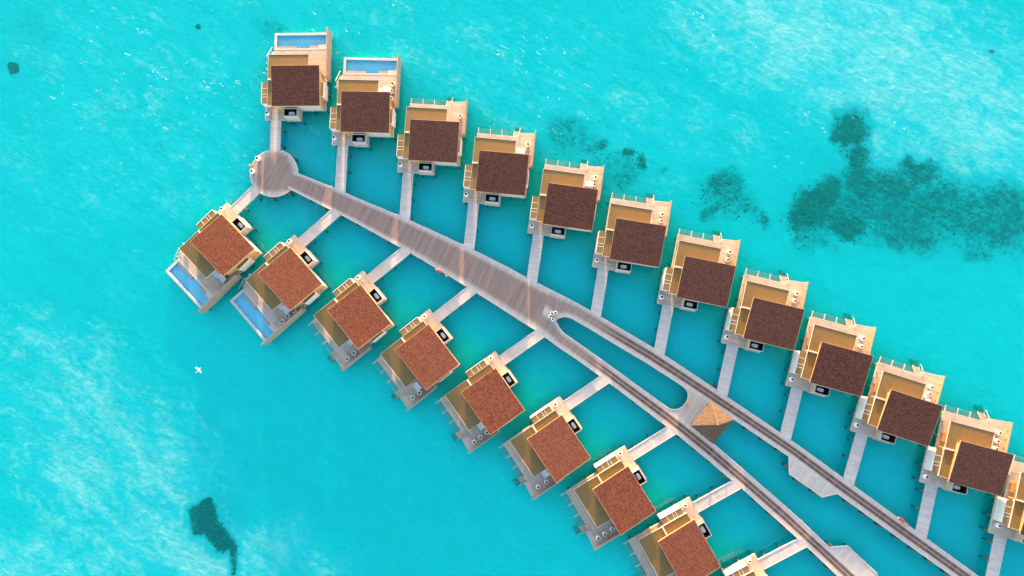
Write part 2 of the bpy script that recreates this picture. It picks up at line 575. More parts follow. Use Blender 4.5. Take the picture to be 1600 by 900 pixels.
pale = pale_at(px, py)
attr(me, 'pale', np.where(inside, pale, 0))
TOPROW = [(462, 134), (571, 175), (678, 221), (785, 270), (891, 322), (997, 379), (1103, 440), (1209, 506), (1315, 577), (1422, 653), (1534, 731), (1650, 810)]
BOTROW = [(348, 383), (453, 435), (562, 495), (668, 558), (771, 626), (874, 701), (976, 782), (1077, 866), (1180, 955)]
inner_water = TOPROW + [(1750, 1100), (1230, 1000)] + BOTROW[::-1] + [(380, 290), (400, 190)]
shade_blue = np.clip((poly_d(px, py, inner_water) + 25) / 70, 0, 1)  # shade over the water between the rows, put into the seabed colour
attr(me, 'shade_blue', np.where(inside, mx(shade_blue * 0.42, 0.17 * ell(px, py, 620, 740, 420, 240, 20, 0.7)), 0))  # second term: faintly bluer lagoon at lower left
gr = mx(np.clip(1 - line_d(px, py, TOPROW) / 75, 0, 1), np.clip(1 - line_d(px, py, BOTROW) / 70, 0, 1))
attr(me, 'green', np.where(inside, np.clip(gr * 1.2, 0, 0.85), 0))
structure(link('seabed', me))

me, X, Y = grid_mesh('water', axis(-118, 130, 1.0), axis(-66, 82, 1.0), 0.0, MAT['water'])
px, py = to_px(X, Y, np.zeros(X.shape))
fo = np.clip(0.97 * ell(px, py, 330, 110, 480, 260, 10, 0.5) + 0.7 * ell(px, py, 1250, 120, 500, 200, 20, 0.5) + 0.4 * ell(px, py, 120, 720, 300, 250, 0, 0.5) + 0.5 * ell(px, py, 900, 120, 500, 150, 20, 0.5), 0, 1)
chp = poly_d(px, py, inner_water)
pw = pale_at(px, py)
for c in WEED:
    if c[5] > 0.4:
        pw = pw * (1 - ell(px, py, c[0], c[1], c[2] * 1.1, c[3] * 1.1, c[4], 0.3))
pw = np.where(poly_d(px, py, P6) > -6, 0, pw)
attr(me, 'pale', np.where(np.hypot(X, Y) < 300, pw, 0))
fo = np.where(chp > -20, 0, fo)
attr(me, 'foam', np.where((np.hypot(X, Y) < 300), np.maximum(fo, 0.0), 0.1))
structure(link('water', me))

# ------------------------------------------------------------------ boardwalk
DZ = 1.6
MAIN = [((458, 268), (449, 294)), ((465.3, 271.3), (454.7, 296)), ((524, 294.7), (516, 327)), ((560, 311), (545, 341.5)), ((624.8, 337.9), (606, 375)), ((680, 363), (660, 405.5)),
        ((730, 386), (709, 435)), ((790, 416.5), (767, 471)), ((836, 441), (812, 500)), ((860, 453), (839, 517))]
UPB = [((860, 453), (849.5, 485)), ((872, 459), (868, 500)), ((884, 465), (872, 497)), ((897, 472), (882, 494.2)), ((908, 478), (893, 496.7)), ((936, 493.9), (920, 512.5)),
       ((980, 520), (964, 539)), ((1022.9, 545.4), (1007, 564.5)), ((1075, 580), (1058, 597)), ((1120, 610), (1105, 627.5)), ((1160, 637), (1144.4, 653.3)), ((1218.9, 676.7), (1203, 693)),
       ((1248, 697), (1232.9, 713)), ((1325, 753), (1308.3, 770.9)), ((1430.9, 830), (1414, 847)), ((1527.7, 900), (1511, 916)), ((1700, 1025), (1683, 1041))]
LOB = [((849.5, 485), (839, 517)), ((868, 500.6), (851, 526)), ((870.3, 505.5), (857, 530)), ((873.5, 512), (863, 534.5)), ((880, 520), (870, 540)), ((912.9, 543), (900, 560)), ((953, 571.7), (941, 589.4)),
       ((1000, 606), (987, 624)), ((1045, 638.3), (1030, 657)), ((1075, 662), (1060, 680)), ((1113.3, 692.2), (1097, 710.5)), ((1180, 750.6), (1163, 766)), ((1235.6, 798.9), (1217, 814)),
       ((1295.9, 855.3), (1276, 868)), ((1373, 925), (1353, 942)), ((1500, 1040), (1480, 1060))]


def sstep(e0, e1, x):
    t = min(1, max(0, (x - e0) / (e1 - e0)))
    return t * t * (3 - 2 * t)


def band(t, c, wd):
    return math.exp(-((t - c) / wd) ** 2)


def main_wear(t, s):
    return 0.92 * sstep(0.03, 0.2, t) * sstep(0.03, 0.2, 1 - t)


def branch_wear(t, s):
    b = max(band(t, 0.36, 0.10), band(t, 0.64, 0.10))
    b2 = 0.92 * sstep(0.02, 0.3, t) * sstep(0.1, 0.4, 1 - t)
    k = sstep(6, 22, s)
    return min(1.3, b2 * (1 - k) * 0.9 + (1.3 * b + 0.5 * sstep(0.2, 0.35, t) * sstep(0.2, 0.35, 1 - t)) * k)


bw_v, bw_f, bw_uv, bw_w = [], [], [], []


def strip(pairs, wear, z, ncol=24, step=0.8, v0=0.0):
    L = [at(*p[0], z) for p in pairs]
    Rr = [at(*p[1], z) for p in pairs]
    st = []
    s = v0
    for i in range(len(pairs) - 1):
        d = (((L[i + 1] + Rr[i + 1]) - (L[i] + Rr[i])) / 2).length
        n = max(1, int(d / step))
        for k in range(n):
            f = k / n
            st.append((L[i].lerp(L[i + 1], f), Rr[i].lerp(Rr[i + 1], f), s + d * f))
        s += d
    st.append((L[-1], Rr[-1], s))
    b = len(bw_v)
    for l, r, sv in st:
        wdt = (r - l).length
        for c in range(ncol + 1):
            t = c / ncol
            bw_v.append(tuple(l.lerp(r, t)))
            bw_uv.append(((t - 0.5) * wdt, sv))
            bw_w.append(wear(t, sv - v0))
    for i in range(len(st) - 1):
        for c in range(ncol):
            a = b + i * (ncol + 1) + c
            bw_f.append((a, a + ncol + 1, a + ncol + 2, a + 1))
    return s


def flat(pts, z, ang, wv=0.12, wf=None):
    """filled outline subdivided finely enough to carry wear"""
    bm = bmesh.new()
    vs = [bm.verts.new(p) for p in pts]
    bm.faces.new(vs)
    xs = [p[0] for p in pts]
    ys = [p[1] for p in pts]
    st = 0.7
    for ax, lo, hi in ((0, min(xs), max(xs)), (1, min(ys), max(ys))):
        c = lo + st
        while c < hi:
            co = (c, 0, 0) if ax == 0 else (0, c, 0)
            no = (1, 0, 0) if ax == 0 else (0, 1, 0)
            bmesh.ops.bisect_plane(bm, geom=bm.verts[:] + bm.edges[:] + bm.faces[:], plane_co=co, plane_no=no)
            c += st
    bm.verts.ensure_lookup_table()
    b = len(bw_v)
    ca, sa = math.cos(ang), math.sin(ang)
    for i, v in enumerate(bm.verts):
        v.index = i
        bw_v.append((v.co.x, v.co.y, z))
        bw_uv.append((-v.co.x * sa + v.co.y * ca, v.co.x * ca + v.co.y * sa))
        bw_w.append(wf(v.co) if wf else wv)
    for f in bm.faces:
        bw_f.append(tuple(b + v.index for v in f.verts))
    bm.free()


CC = at(428.3, 270.5, DZ)
CR = ((at(465, 270.5, DZ) - at(391.5, 270.5, DZ)).length) / 2
circ = [(CC.x + CR * math.cos(2 * math.pi * i / 72), CC.y + CR * math.sin(2 * math.pi * i / 72), DZ) for i in range(72)]
mdir = at(850, 485) - at(465, 283)
MANG = math.atan2(mdir.y, mdir.x)
mdirn = mdir.normalized()


def disc_wear(co):
    p = Vector((co.x - CC.x, co.y - CC.y, 0))
    r = p.length / CR
    side = p.dot(Vector((math.cos(MANG), math.sin(MANG), 0))) / CR
    off = abs(p.dot(Vector((-math.sin(MANG), math.cos(MANG), 0)))) / CR
    e = 0.9 * sstep(1.02, 0.78, r)
    if side > 0.2 and off > 0.3:
        e *= sstep(1.15, 0.75, r + 0.25 * (off - 0.3))
    return e if not (side > 0.5 and off < 0.38) else 0.9


strip(MAIN, main_wear, DZ)
strip(UPB, branch_wear, DZ, v0=53.0)
strip(LOB, branch_wear, DZ, v0=53.0)
flat(circ, DZ - 0.005, MANG, wf=disc_wear)
endp = [at(*p, DZ) for p in ((1058, 597), (1069, 605), (1074, 611), (1075.5, 617), (1074.5, 624), (1071.5, 630), (1066, 636), (1060, 639.3), (1052, 640.3), (1045, 638.3), (1075, 662), (1113.3, 692.2), (1144.4, 653.3), (1105, 627.5))]
pd = at(1144, 653) - at(1058, 597)
flat(endp, DZ, math.atan2(pd.y, pd.x), 0.2)
sp1 = [at(*p, DZ) for p in ((1232.9, 713), (1233.6, 740.5), (1284.6, 776.5), (1308.3, 770.9))]
flat(sp1, DZ, math.atan2(pd.y, pd.x), 0.05)
sp2 = [at(*p, DZ) for p in ((1295.9, 855.3), (1324, 853), (1370.2, 895.8), (1373, 925))]
pd2 = at(1373, 925) - at(1296, 855)
flat(sp2, DZ, math.atan2(pd2.y, pd2.x), 0.05)
me = bpy.data.meshes.new('boardwalk')
me.from_pydata(bw_v, [], bw_f)
bm = bmesh.new()
bm.from_mesh(me)
uvl = bm.loops.layers.uv.new('UVMap')
for f in bm.faces:
    if f.normal.z < 0:
        f.normal_flip()
    for l in f.loops:
        l[uvl].uv = bw_uv[l.vert.index]
# thickness: a skirt on every boundary edge
bd = [e for e in bm.edges if e.is_boundary]
bm.to_mesh(me)
bd_edges = [(e.verts[0].co.copy(), e.verts[1].co.copy()) for e in bd]
bm.free()
attr(me, 'wear', bw_w)
me.materials.append(MAT['boardwalk'])
bw = structure(link('boardwalk', me))
und = MB()
for a, b in bd_edges:
    i = len(und.v)
    und.v += [(a.x, a.y, a.z - 0.01), (b.x, b.y, b.z - 0.01), (b.x, b.y, b.z - 0.36), (a.x, a.y, a.z - 0.36)]
    und.f.append((i, i + 1, i + 2, i + 3))
structure(link('boardwalk_beam', und.mesh('boardwalk_beam', MAT['edge']), bw))

# outline polylines (world) for kerbs and for finding where jetties land
UP_EDGE = [at(*p[0], DZ) for p in MAIN[1:]] + [at(*p[0], DZ) for p in UPB[1:]]
LO_EDGE = [at(*p[1], DZ) for p in MAIN[1:]] + [at(*p[1], DZ) for p in LOB[1:]]
LOOP = [at(*p, DZ) for p in ((893, 496.7), (882, 494.2), (872, 497), (868, 500.3), (870.3, 505.5), (873.5, 512), (880, 520), (912.9, 543), (953, 571.7), (1000, 606), (1045, 638.3), (1052, 640.3), (1060, 639.3), (1066, 636), (1071.5, 630), (1074.5, 624), (1075.5, 617), (1074, 611), (1069, 605), (1058, 597), (1007, 564.5), (964, 539), (920, 512.5), (893, 496.7))]
UP_IN = [at(*p, DZ) for p in ((1144.4, 653.3), (1203, 693), (1232.9, 713), (1233.6, 740.5), (1284.6, 776.5), (1308.3, 770.9), (1414, 847), (1511, 916), (1683, 1041))]
LO_IN = [at(*p, DZ) for p in ((1113.3, 692.2), (1180, 750.6), (1235.6, 798.9), (1295.9, 855.3), (1324, 853), (1370.2, 895.8), (1373, 925), (1500, 1040))]
CIRC = [Vector(p) for p in circ] + [Vector(circ[0])]

# ------------------------------------------------------------------ villas: fitted positions (x, y, rotation in degrees)
VP = {'b1': (-52.976, 16.633, -45.518), 'b2': (-41.188, 10.847, -48.148), 'b3': (-29.312, 4.440, -50.907), 'b4': (-17.858, -2.242, -51.880), 'b5': (-6.925, -9.478, -55.066),
      'b6': (3.879, -17.068, -55.897), 'b7': (14.361, -25.234, -58.365), 'b8': (24.599, -33.576, -61.033),
      'v1': (-41.173, 44.286, -0.203), 'v2': (-28.942, 39.486, -2.118), 'v3': (-17.124, 34.290, -3.895), 'v4': (-5.452, 28.661, -5.791), 'v5': (5.963, 22.821, -8.331), 'v6': (17.131, 16.686, -9.740),
      'v7': (28.229, 10.149, -11.855), 'v8': (39.042, 3.172, -13.873), 'v9': (49.650, -4.185, -15.521), 'v10': (60.158, -11.946, -18.024), 'v11': (70.938, -19.836, -14.960)}
VP['v12'] = (81.6, -27.9, -15.2)
VP['b9'] = (34.9, -42.6, -62.5)


def w2(v, x, y):
    """villa-local (x, y) -> world"""
    cx, cy, a = VP[v]
    a = R(a)
    yy = -y if v[0] == 'b' else y
    return Vector((cx + x * math.cos(a) - yy * math.sin(a), cy + x * math.sin(a) + yy * math.cos(a), 0))


# ------------------------------------------------------------------ villa template
ZL, ZH = 4.86, 5.74          # low (jetty side) and high (sea side) eave of the mono-pitch roof


def roof_slab(x0, x1, y0, y1, za, zb, th):
    m = MB()
    m.v = [(x0, y0, za - th), (x1, y0, za - th), (x1, y1, zb - th), (x0, y1, zb - th), (x0, y0, za), (x1, y0, za), (x1, y1, zb), (x0, y1, zb)]
    m.f = [(3, 2, 1, 0), (4, 5, 6, 7), (0, 1, 5, 4), (1, 2, 6, 5), (2, 3, 7, 6), (3, 0, 4, 7)]
    return m


def villa(pool, mirror):
    root = bpy.data.objects.new('overwater_villa', None)
    COL.objects.link(root)
    root.empty_display_size = 2

    def part(name, mb, mat, parent=root, smooth=False):
        return link(name, mb.mesh(name, MAT[mat], mirror, smooth), parent)

    # deck: one outline
    if pool:
        out = [(-6.56, -4.75), (-2.72, -4.75), (-2.72, -4.9), (-0.12, -4.9), (-0.12, -3.05), (4.2, -3.05), (4.2, 2.3), (4.62, 2.3), (4.62, 8.0), (-5.3, 8.0), (-5.3, 1.3), (-6.56, 1.3)]
    else:
        out = [(-6.56, -4.75), (-2.72, -4.75), (-2.72, -4.9), (-0.12, -4.9), (-0.12, -3.05), (4.2, -3.05), (4.2, 2.3), (4.72, 2.3), (4.72, 8.42), (2.05, 8.25), (2.05, 7.55), (-5.3, 7.55), (-5.3, 1.3), (-6.56, 1.3)]
    part('deck', MB().prism(out, 1.42, DZ), 'deck')
    eb = MB()
    for (a, b) in zip(out, out[1:] + out[:1]):
        eb.bar((a[0], a[1], 1.40), (b[0], b[1], 1.40), 0.12, 0.34)
    part('edge_beam', eb, 'edge')
    # piles
    ys = (-2.8, 0.2, 3.4, 7.2)
    piles = [(x, y) for x in (-5.0, -1.6, 1.6, 4.1) for y in ys] + [(-6.35, -4.5), (-6.35, -2.0), (-6.35, 1.05), (-2.5, -4.65), (-0.3, -4.65)]
    piles += [(x, 10.9) for x in (-5.0, -1.9, 1.2, 4.2)] if pool else [(4.4, 8.2), (2.2, 8.05)]
    pm = MB().lathe([(0.17, -1.28), (0.17, 1.3)], 10).mesh('pile', MAT['pile'], False, True)
    for x, y in piles:
        link('pile', pm, root, (x, -y if mirror else y, 0))
    # main house walls
    wall = MB()
    hs = lambda y: ZL + (ZH - ZL) * (y + 3.41) / 6.82 - 0.2
    ya, yb = -3.0, 3.05
    wall.v = [(-3.75, ya, DZ + .01), (3.9, ya, DZ + .01), (3.9, yb, DZ + .01), (-3.75, yb, DZ + .01), (-3.75, ya, hs(ya)), (3.9, ya, hs(ya)), (3.9, yb, hs(yb)), (-3.75, yb, hs(yb))]
    wall.f = [(3, 2, 1, 0), (4, 5, 6, 7), (0, 1, 5, 4), (1, 2, 6, 5), (2, 3, 7, 6), (3, 0, 4, 7)]
    wall.box(-4.35, -3.76, -2.7, 1.4, DZ + .01, 3.74)                   # west wing under the low roof
    wall.box(-4.0, 1.25, 3.06, 4.5, DZ + .01, 3.8)                      # sea-side living room
    wl = part('wall', wall, 'wall')
    fr = MB()
    fr.box(-3.74, 3.88, -3.06, -3.01, 1.1, ZL - 0.2)
    part('front_wall', fr, 'front')
    dr = MB().box(-3.55, -2.85, -3.12, -3.07, DZ, 3.7)
    link('door', dr.mesh('door', MAT['orange'], mirror), root)
    gl = MB().box(-3.7, 1.0, 4.51, 4.55, DZ + .1, 3.7)
    part('window', gl, 'glass')
    gl = MB().box(1.7, 3.6, 3.06, 3.1, DZ + .1, 4.0)
    part('window', gl, 'glass')
    # roofs
    rf = part('roof', roof_slab(-4.18, 4.18, -3.41, 3.41, ZL, ZH, 0.16), 'roof')
    tr = MB()
    e = 0.045
    for (x0, y0, x1, y1) in ((-4.2, -3.43, 4.2, -3.43), (4.2, -3.43, 4.2, 3.43), (4.2, 3.43, -4.2, 3.43), (-4.2, 3.43, -4.2, -3.43)):
        z0 = ZL if y0 < 0 else ZH
        z1 = ZL if y1 < 0 else ZH
        tr.bar((x0, y0, z0 - 0.1), (x1, y1, z1 - 0.1), 0.04, 0.2)
    part('fascia', tr, 'wall', rf)
    # low ribbed roofs
    lo = MB().box(-5.33, 1.69, 1.78, 6.1, 3.84, 4.0)
    n = 0
    x = -5.2
    while x < 1.6:
        lo.box(x, x + 0.05, 1.8, 6.05, 4.002, 4.024)
        x += 0.28
    lr = part('terrace_roof', lo, 'sheet')
    ed = MB()
    ed.box(-5.38, 1.74, 6.101, 6.16, 3.8, 4.075)
    ed.box(1.691, 1.74, 1.78, 6.1, 3.8, 4.05)
    ed.box(-5.38, -5.331, 1.78, 6.1, 3.8, 4.05)
    part('roof_trim', ed, 'edge', lr)
    pv = MB().box(-5.36, -3.77, 1.52, 1.76, 3.6, 4.16)
    part('parapet', pv, 'front')
    l2 = MB().box(-5.33, -3.77, -2.92, 1.5, 3.75, 3.87)
    x = -5.2
    while x < -3.9:
        l2.box(x, x + 0.05, -2.9, 1.48, 3.872, 3.894)
        x += 0.28
    l2r = part('side_roof', l2, 'sheet')
    ed = MB().box(-5.38, -5.331, -2.97, 1.5, 3.5, 3.96)
    ed.box(-5.33, -3.77, -2.97, -2.921, 3.7, 3.93)
    part('roof_trim', ed, 'edge', l2r)
    for y in (-2.6, -0.4, 1.7, 5.9):
        part('post', MB().box(-5.25, -5.13, y - .06, y + .06, DZ, 3.74), 'wall')
    # white shower enclosure with a tan cover in panels
    se = MB()
    se.box(-6.54, -6.46, -2.5, 1.27, 1.2, 3.72)
    se.box(-6.459, -5.4, -2.5, -2.42, 1.61, 3.59)
    se.box(-6.459, -5.4, 1.19, 1.27, 1.61, 3.59)
    sh = part('shower_enclosure', se, 'white')
    cv = MB()
    for y0, y1 in ((-2.52, -1.41), (-1.37, -0.87), (-0.83, 0.17), (0.21, 1.29)):
        cv.box(-6.45, -5.4, y0, y1, 3.6, 3.68)
    part('cover_panel', cv, 'sheet', sh)
    bt = MB()
    for y in (-1.39, -0.85, 0.19):
        bt.box(-6.45, -5.4, y - .03, y + .03, 3.6, 3.70)
    part('batten', bt, 'white', sh)
    # outdoor bath court
    bc = MB()
    bc.box(-2.61, -2.52, -4.76, -3.2, 1.3, 3.5)
    bc.box(-0.28, -0.19, -4.76, -3.2, 1.3, 3.5)
    bc.box(-2.519, -0.281, -4.76, -4.66, 1.3, 3.5)
    bc.box(-2.519, -0.281, -3.44, -3.3, 1.61, 3.46)
    bk = part('bath_court', bc, 'court')
    ln = MB()
    ln.box(-2.518, -2.50, -4.66, -3.44, 1.61, 3.46)
    ln.box(-0.30, -0.282, -4.66, -3.44, 1.61, 3.46)
    ln.box(-2.50, -0.30, -4.659, -4.64, 1.61, 3.46)
    ln.box(-2.50, -0.30, -3.46, -3.441, 1.61, 3.44)
    ln.box(-2.50, -0.30, -4.64, -3.46, 1.61, 1.66)
    part('stone_lining', ln, 'black', bk)
    tb = MB()
    def oval(a, b, z, n=20):
        return [(-1.42 + a * math.copysign(abs(math.cos(t)) ** .5, math.cos(t)), -4.02 + b * math.copysign(abs(math.sin(t)) ** .5, math.sin(t)), z) for t in [2 * math.pi * i / n for i in range(n)]]
    rings = [oval(.44, .22, 1.7), oval(.54, .29, 2.75), oval(.49, .245, 2.76), oval(.44, .2, 2.62)]
    for rg in rings:
        tb.v += rg
    for k in range(3):
        for i in range(20):
            j = (i + 1) % 20
            tb.f.append((k * 20 + i, k * 20 + j, (k + 1) * 20 + j, (k + 1) * 20 + i))
    tb.f.append(tuple(range(60, 80)))
    part('bathtub', tb, 'enamel', bk, True)
    # white bay on the far side
    by = MB().box(3.91, 4.42, -1.3, 1.3, 1.1, 3.62)
    part('side_bay', by, 'white')
    by = MB().box(3.92, 4.36, -1.24, 1.24, 3.621, 3.66)
    part('bay_roof', by, 'sheet')
    # privacy wall
    if pool:
        pwb = MB().box(4.63, 4.78, 2.3, 11.3, 0.75, 3.65)
        pwb.box(4.5, 4.629, 2.3, 2.45, 1.61, 3.65)
    else:
        pwb = MB().box(4.73, 4.86, 2.3, 8.5, 0.95, 3.1)
        pwb.box(4.3, 4.729, 2.3, 2.42, 1.61, 3.1)
    pwall = part('privacy_wall', pwb, 'privacy')
    lm = MB()
    for y in (4.2, 5.6, 7.0):
        xw = 4.63 if pool else 4.73
        lm.box(xw - 0.1, xw - .001, y - .06, y + .06, 2.3, 2.6)
    part('wall_light', lm, 'pile', pwall)
    # bench under the side eave
    bn = MB().box(-5.05, -4.4, 2.6, 4.1, 2.0, 2.08)
    bn.box(-5.0, -4.45, 2.65, 2.8, DZ, 2.0).box(-5.0, -4.45, 3.9, 4.05, DZ, 2.0)
    part('bench', bn, 'orange')
    if pool:
        pl = MB()
        pl.box(-5.35, -4.95, 8.01, 11.15, 0.7, 1.62)
        pl.box(-4.949, 4.62, 10.75, 11.15, 0.7, 1.62)
        pl.box(4.40, 4.62, 8.31, 10.749, 0.7, 1.60)
        pl.box(-4.949, 4.62, 8.01, 8.30, 0.7, 1.62)
        pl.box(-5.35, 4.62, 8.01, 11.15, 0.3, 0.69)
        pr = part('pool', pl, 'edge')
        bs = MB()
        x0, x1, y0, y1 = -4.948, 4.399, 8.301, 10.749
        bs.box(x0, x1, y0, y1, 0.695, 0.75)
        bs.box(x0, x0 + .015, y0, y1, 0.751, 1.55)
        bs.box(x1 - .015, x1, y0, y1, 0.751, 1.55)
        bs.box(x0 + .016, x1 - .016, y0, y0 + .015, 0.751, 1.55)
        bs.box(x0 + .016, x1 - .016, y1 - .015, y1, 0.751, 1.55)
        part('pool_lining', bs, 'pooltile', pr)
        part('pool_bench', MB().box(-4.9, -1.2, 8.32, 8.72, 0.76, 1.555), 'privacy', pr)
        part('pool_bench', MB().box(1.0, 2.6, 8.32, 8.80, 0.76, 1.55), 'privacy', pr)
        st = MB().box(2.61, 4.38, 8.32, 8.95, 0.76, 1.57)
        part('pool_step', st, 'edge', pr)
        wm = MB()
        wm.v = [(x0 + .016, y0 + .016, 1.53), (x1 - .016, y0 + .016, 1.53), (x1 - .016, y1 - .016, 1.53), (x0 + .016, y1 - .016, 1.53)]
        wm.f = [(0, 1, 2, 3)]
        part('pool_water', wm, 'poolwater', pr)
        # stair down the side of the pool
        sm = MB()
        sm.box(-6.4, -5.32, 5.5, 6.6, 1.45, 1.59)
        for i in range(9):
            sm.box(-6.25, -5.5, 6.62 + i * .3, 6.62 + i * .3 + .26, 1.38 - i * .26, 1.44 - i * .26)
        sr = part('stair', sm, 'edge')
        hr = MB()
        for x in (-6.32, -5.44):
            hr.bar((x, 6.5, 2.5), (x, 9.2, 0.2), 0.07)
            hr.bar((x, 6.5, 1.5), (x, 9.2, -0.8), 0.09)
            for i in range(4):
                hr.bar((x, 6.55 + i * .85, 1.45 - i * .72), (x, 6.55 + i * .85, 2.46 - i * .72), 0.07)
        hr.box(-6.45, -5.35, 5.38, 5.46, 1.4, 2.5)
        part('handrail', hr, 'edge', sr)
    else:
        # stair down to the lagoon
        sm = MB()
        for i in range(9):
            sm.box(1.05, 1.92, 7.62 + i * .27, 7.62 + i * .27 + .24, 1.36 - i * .3, 1.42 - i * .3)
        sr = part('stair', sm, 'deck')
        hr = MB()
        for x in (0.98, 1.99):
            hr.bar((x, 7.5, 1.45), (x, 10.1, -1.2), 0.07, 0.2)
        hr.bar((2.0, 7.6, 2.4), (2.0, 9.5, 0.45), 0.06)
        for i in range(3):
            hr.bar((2.0, 7.65 + i * .9, 1.35 - i * .92), (2.0, 7.65 + i * .9, 2.35 - i * .92), 0.06)
        part('handrail', hr, 'privacy', sr)
        # net hung between beams that reach out over the water
        for x in (-5.18, -3.1, -1.05):
            part('net_beam', MB().box(x - .06, x + .06, 7.56, 8.62, 1.42, 1.56), 'edge')
        nt = MB()
        for x0, x1 in ((-5.1, -3.18), (-3.02, -1.13), (-0.97, 0.9)):
            k = x0
            while k <= x1 + 1e-3:
                nt.bar((k, 7.58, 1.44), (k, 8.56, 1.44), 0.012)
                k += (x1 - x0) / 13
            k = 7.6
            while k < 8.6:
                nt.bar((x0, k, 1.46), (x1, k, 1.46), 0.012)
                k += 0.15
        part('net', nt, 'rope')
    return root


TEMPL = {(p, m): villa(p, m) for p in (False, True) for m in (False, True)}
USED = {}
ORD = ['first', 'second', 'third', 'fourth', 'fifth', 'sixth', 'seventh', 'eighth', 'ninth', 'tenth', 'eleventh', 'twelfth']


def vname(v):
    n = int(v[1:])
    row = 'upper' if v[0] == 'v' else 'lower'
    if v == 'v12':
        return 'the villa cut off by the right edge'
    if v == 'b9':
        return 'the villa cut off by the bottom edge'
    return 'the %s %s-row villa from the left' % (ORD[n - 1], row)


for v in sorted(VP, key=lambda s: (s[0], int(s[1:]))):
    n = int(v[1:])
    pool, mir = n <= 2, v[0] == 'b'
    key = (pool, mir)
    if key in USED:
        o = copy_tree(TEMPL[key])
    else:
        o = TEMPL[key]
        USED[key] = 1
    cx, cy, a = VP[v]
    o.location = (cx, cy, 0)
    o.rotation_euler = (0, 0, R(a))
    if v == 'v12':
        lab = 'villa cut off by the right edge, last of the upper row'
    elif v == 'b9':
        lab = 'villa cut off by the bottom edge, last of the lower row'
    else:
        k = 'maroon' if v[0] == 'v' else 'orange-brown'
        if pool:
            lab = '%s-roofed villa with a blue pool, %s' % (k, {'v1': 'jetty straight up from the round platform', 'b1': 'jetty down-left from the round platform', 'v2': 'second from the platform in the upper row', 'b2': 'second from the platform in the lower row'}[v])
        else:
            lab = '%s-roofed villa without pool, %s from the round platform in the %s row' % (k, ORD[n - 1], 'upper' if v[0] == 'v' else 'lower')
    tag(o, lab, 'villa', 'overwater villas along the boardwalk')


# ------------------------------------------------------------------ jetties
def seg_hit(p, d, poly):
    best = None
    for a, b in zip(poly[:-1], poly[1:]):
        e = b - a
        den = d.x * e.y - d.y * e.x
        if abs(den) < 1e-9:
            continue
        t = ((a.x - p.x) * e.y - (a.y - p.y) * e.x) / den
        s = ((a.x - p.x) * d.y - (a.y - p.y) * d.x) / den
        if t > 0 and -1e-6 <= s <= 1 + 1e-6 and (best is None or t < best):
            best = t
    return best


JET = []
for v in VP:
    n = int(v[1:])
    p0 = w2(v, -4.665, -4.78)
    d = (w2(v, -4.665, -8) - p0).normalized()
    edge = CIRC if n == 1 else (UP_EDGE if v[0] == 'v' else LO_EDGE)
    t = seg_hit(p0, d, edge)
    if t is None:
        print('no landing for', v)
        continue
    sx = Vector((d.y, -d.x, 0))
    hw = 0.80
    tl = [seg_hit(p0 + sx * s, d, edge) or t for s in (-hw, hw)]
    JET.append((v, p0, d, t))
    L = max(tl)
    ang = math.atan2(d.y, d.x) - math.pi / 2
    root = link('jetty', None, None, (p0.x, p0.y, 0), ang)
    # local frame: +y from villa to boardwalk, +x to the right
    dk = MB()
    dk.v = [(-hw, 0, DZ - .012), (hw, 0, DZ - .012), (hw, tl[1] + .35, DZ - .012), (-hw, tl[0] + .35, DZ - .012)]
    dk.v += [(x, y, DZ - .16) for x, y, z in dk.v]
    dk.f = [(0, 1, 2, 3), (7, 6, 5, 4), (0, 4, 5, 1), (1, 5, 6, 2), (2, 6, 7, 3), (3, 7, 4, 0)]
    link('deck', dk.mesh('deck', MAT['jetty']), root)
    for s, tt in ((-1, tl[0]), (1, tl[1])):
        kb = MB().box(s * hw, s * (hw + .12), 0.02, tt - .08, DZ - .3, DZ + .05)
        link('kerb', kb.mesh('kerb', MAT['edge']), root)
    pm = MB().lathe([(0.15, -1.28), (0.15, DZ - .17)], 10).mesh('pile', MAT['pile'], False, True)
    y = 1.4
    while y < min(tl) - 0.8:
        for s in (-1, 1):
            link('pile', pm, root, (s * (hw + .02), y, 0))
        y += 2.9
    tag(root, 'plank jetty joining the boardwalk to ' + vname(v), 'jetty', 'jetties from the boardwalk to the villas')

# kerbs of the boardwalk, left open where a jetty lands
LAND = [(p0 + d * t) for v, p0, d, t in JET]


def kerb(poly, name='boardwalk_kerb', skip=None):
    m = MB()
    for a, b in zip(poly[:-1], poly[1:]):
        d = b - a
        n = max(1, int(d.length / 0.35))
        run = None
        for i in range(n + 1):
            ok = False
            if i < n:
                mid = a.lerp(b, (i + .5) / n)
                ok = all((Vector((mid.x, mid.y, 0)) - Vector((l.x, l.y, 0))).length > 1.02 for l in LAND) and not (skip and skip(mid))
            if ok and run is None:
                run = i
            if not ok and run is not None:
                p, q = a.lerp(b, run / n), a.lerp(b, i / n)
                m.bar((p.x, p.y, DZ + .03), (q.x, q.y, DZ + .03), 0.16, 0.07)
                run = None
    return structure(link(name, m.mesh(name, MAT['edge']), bw))


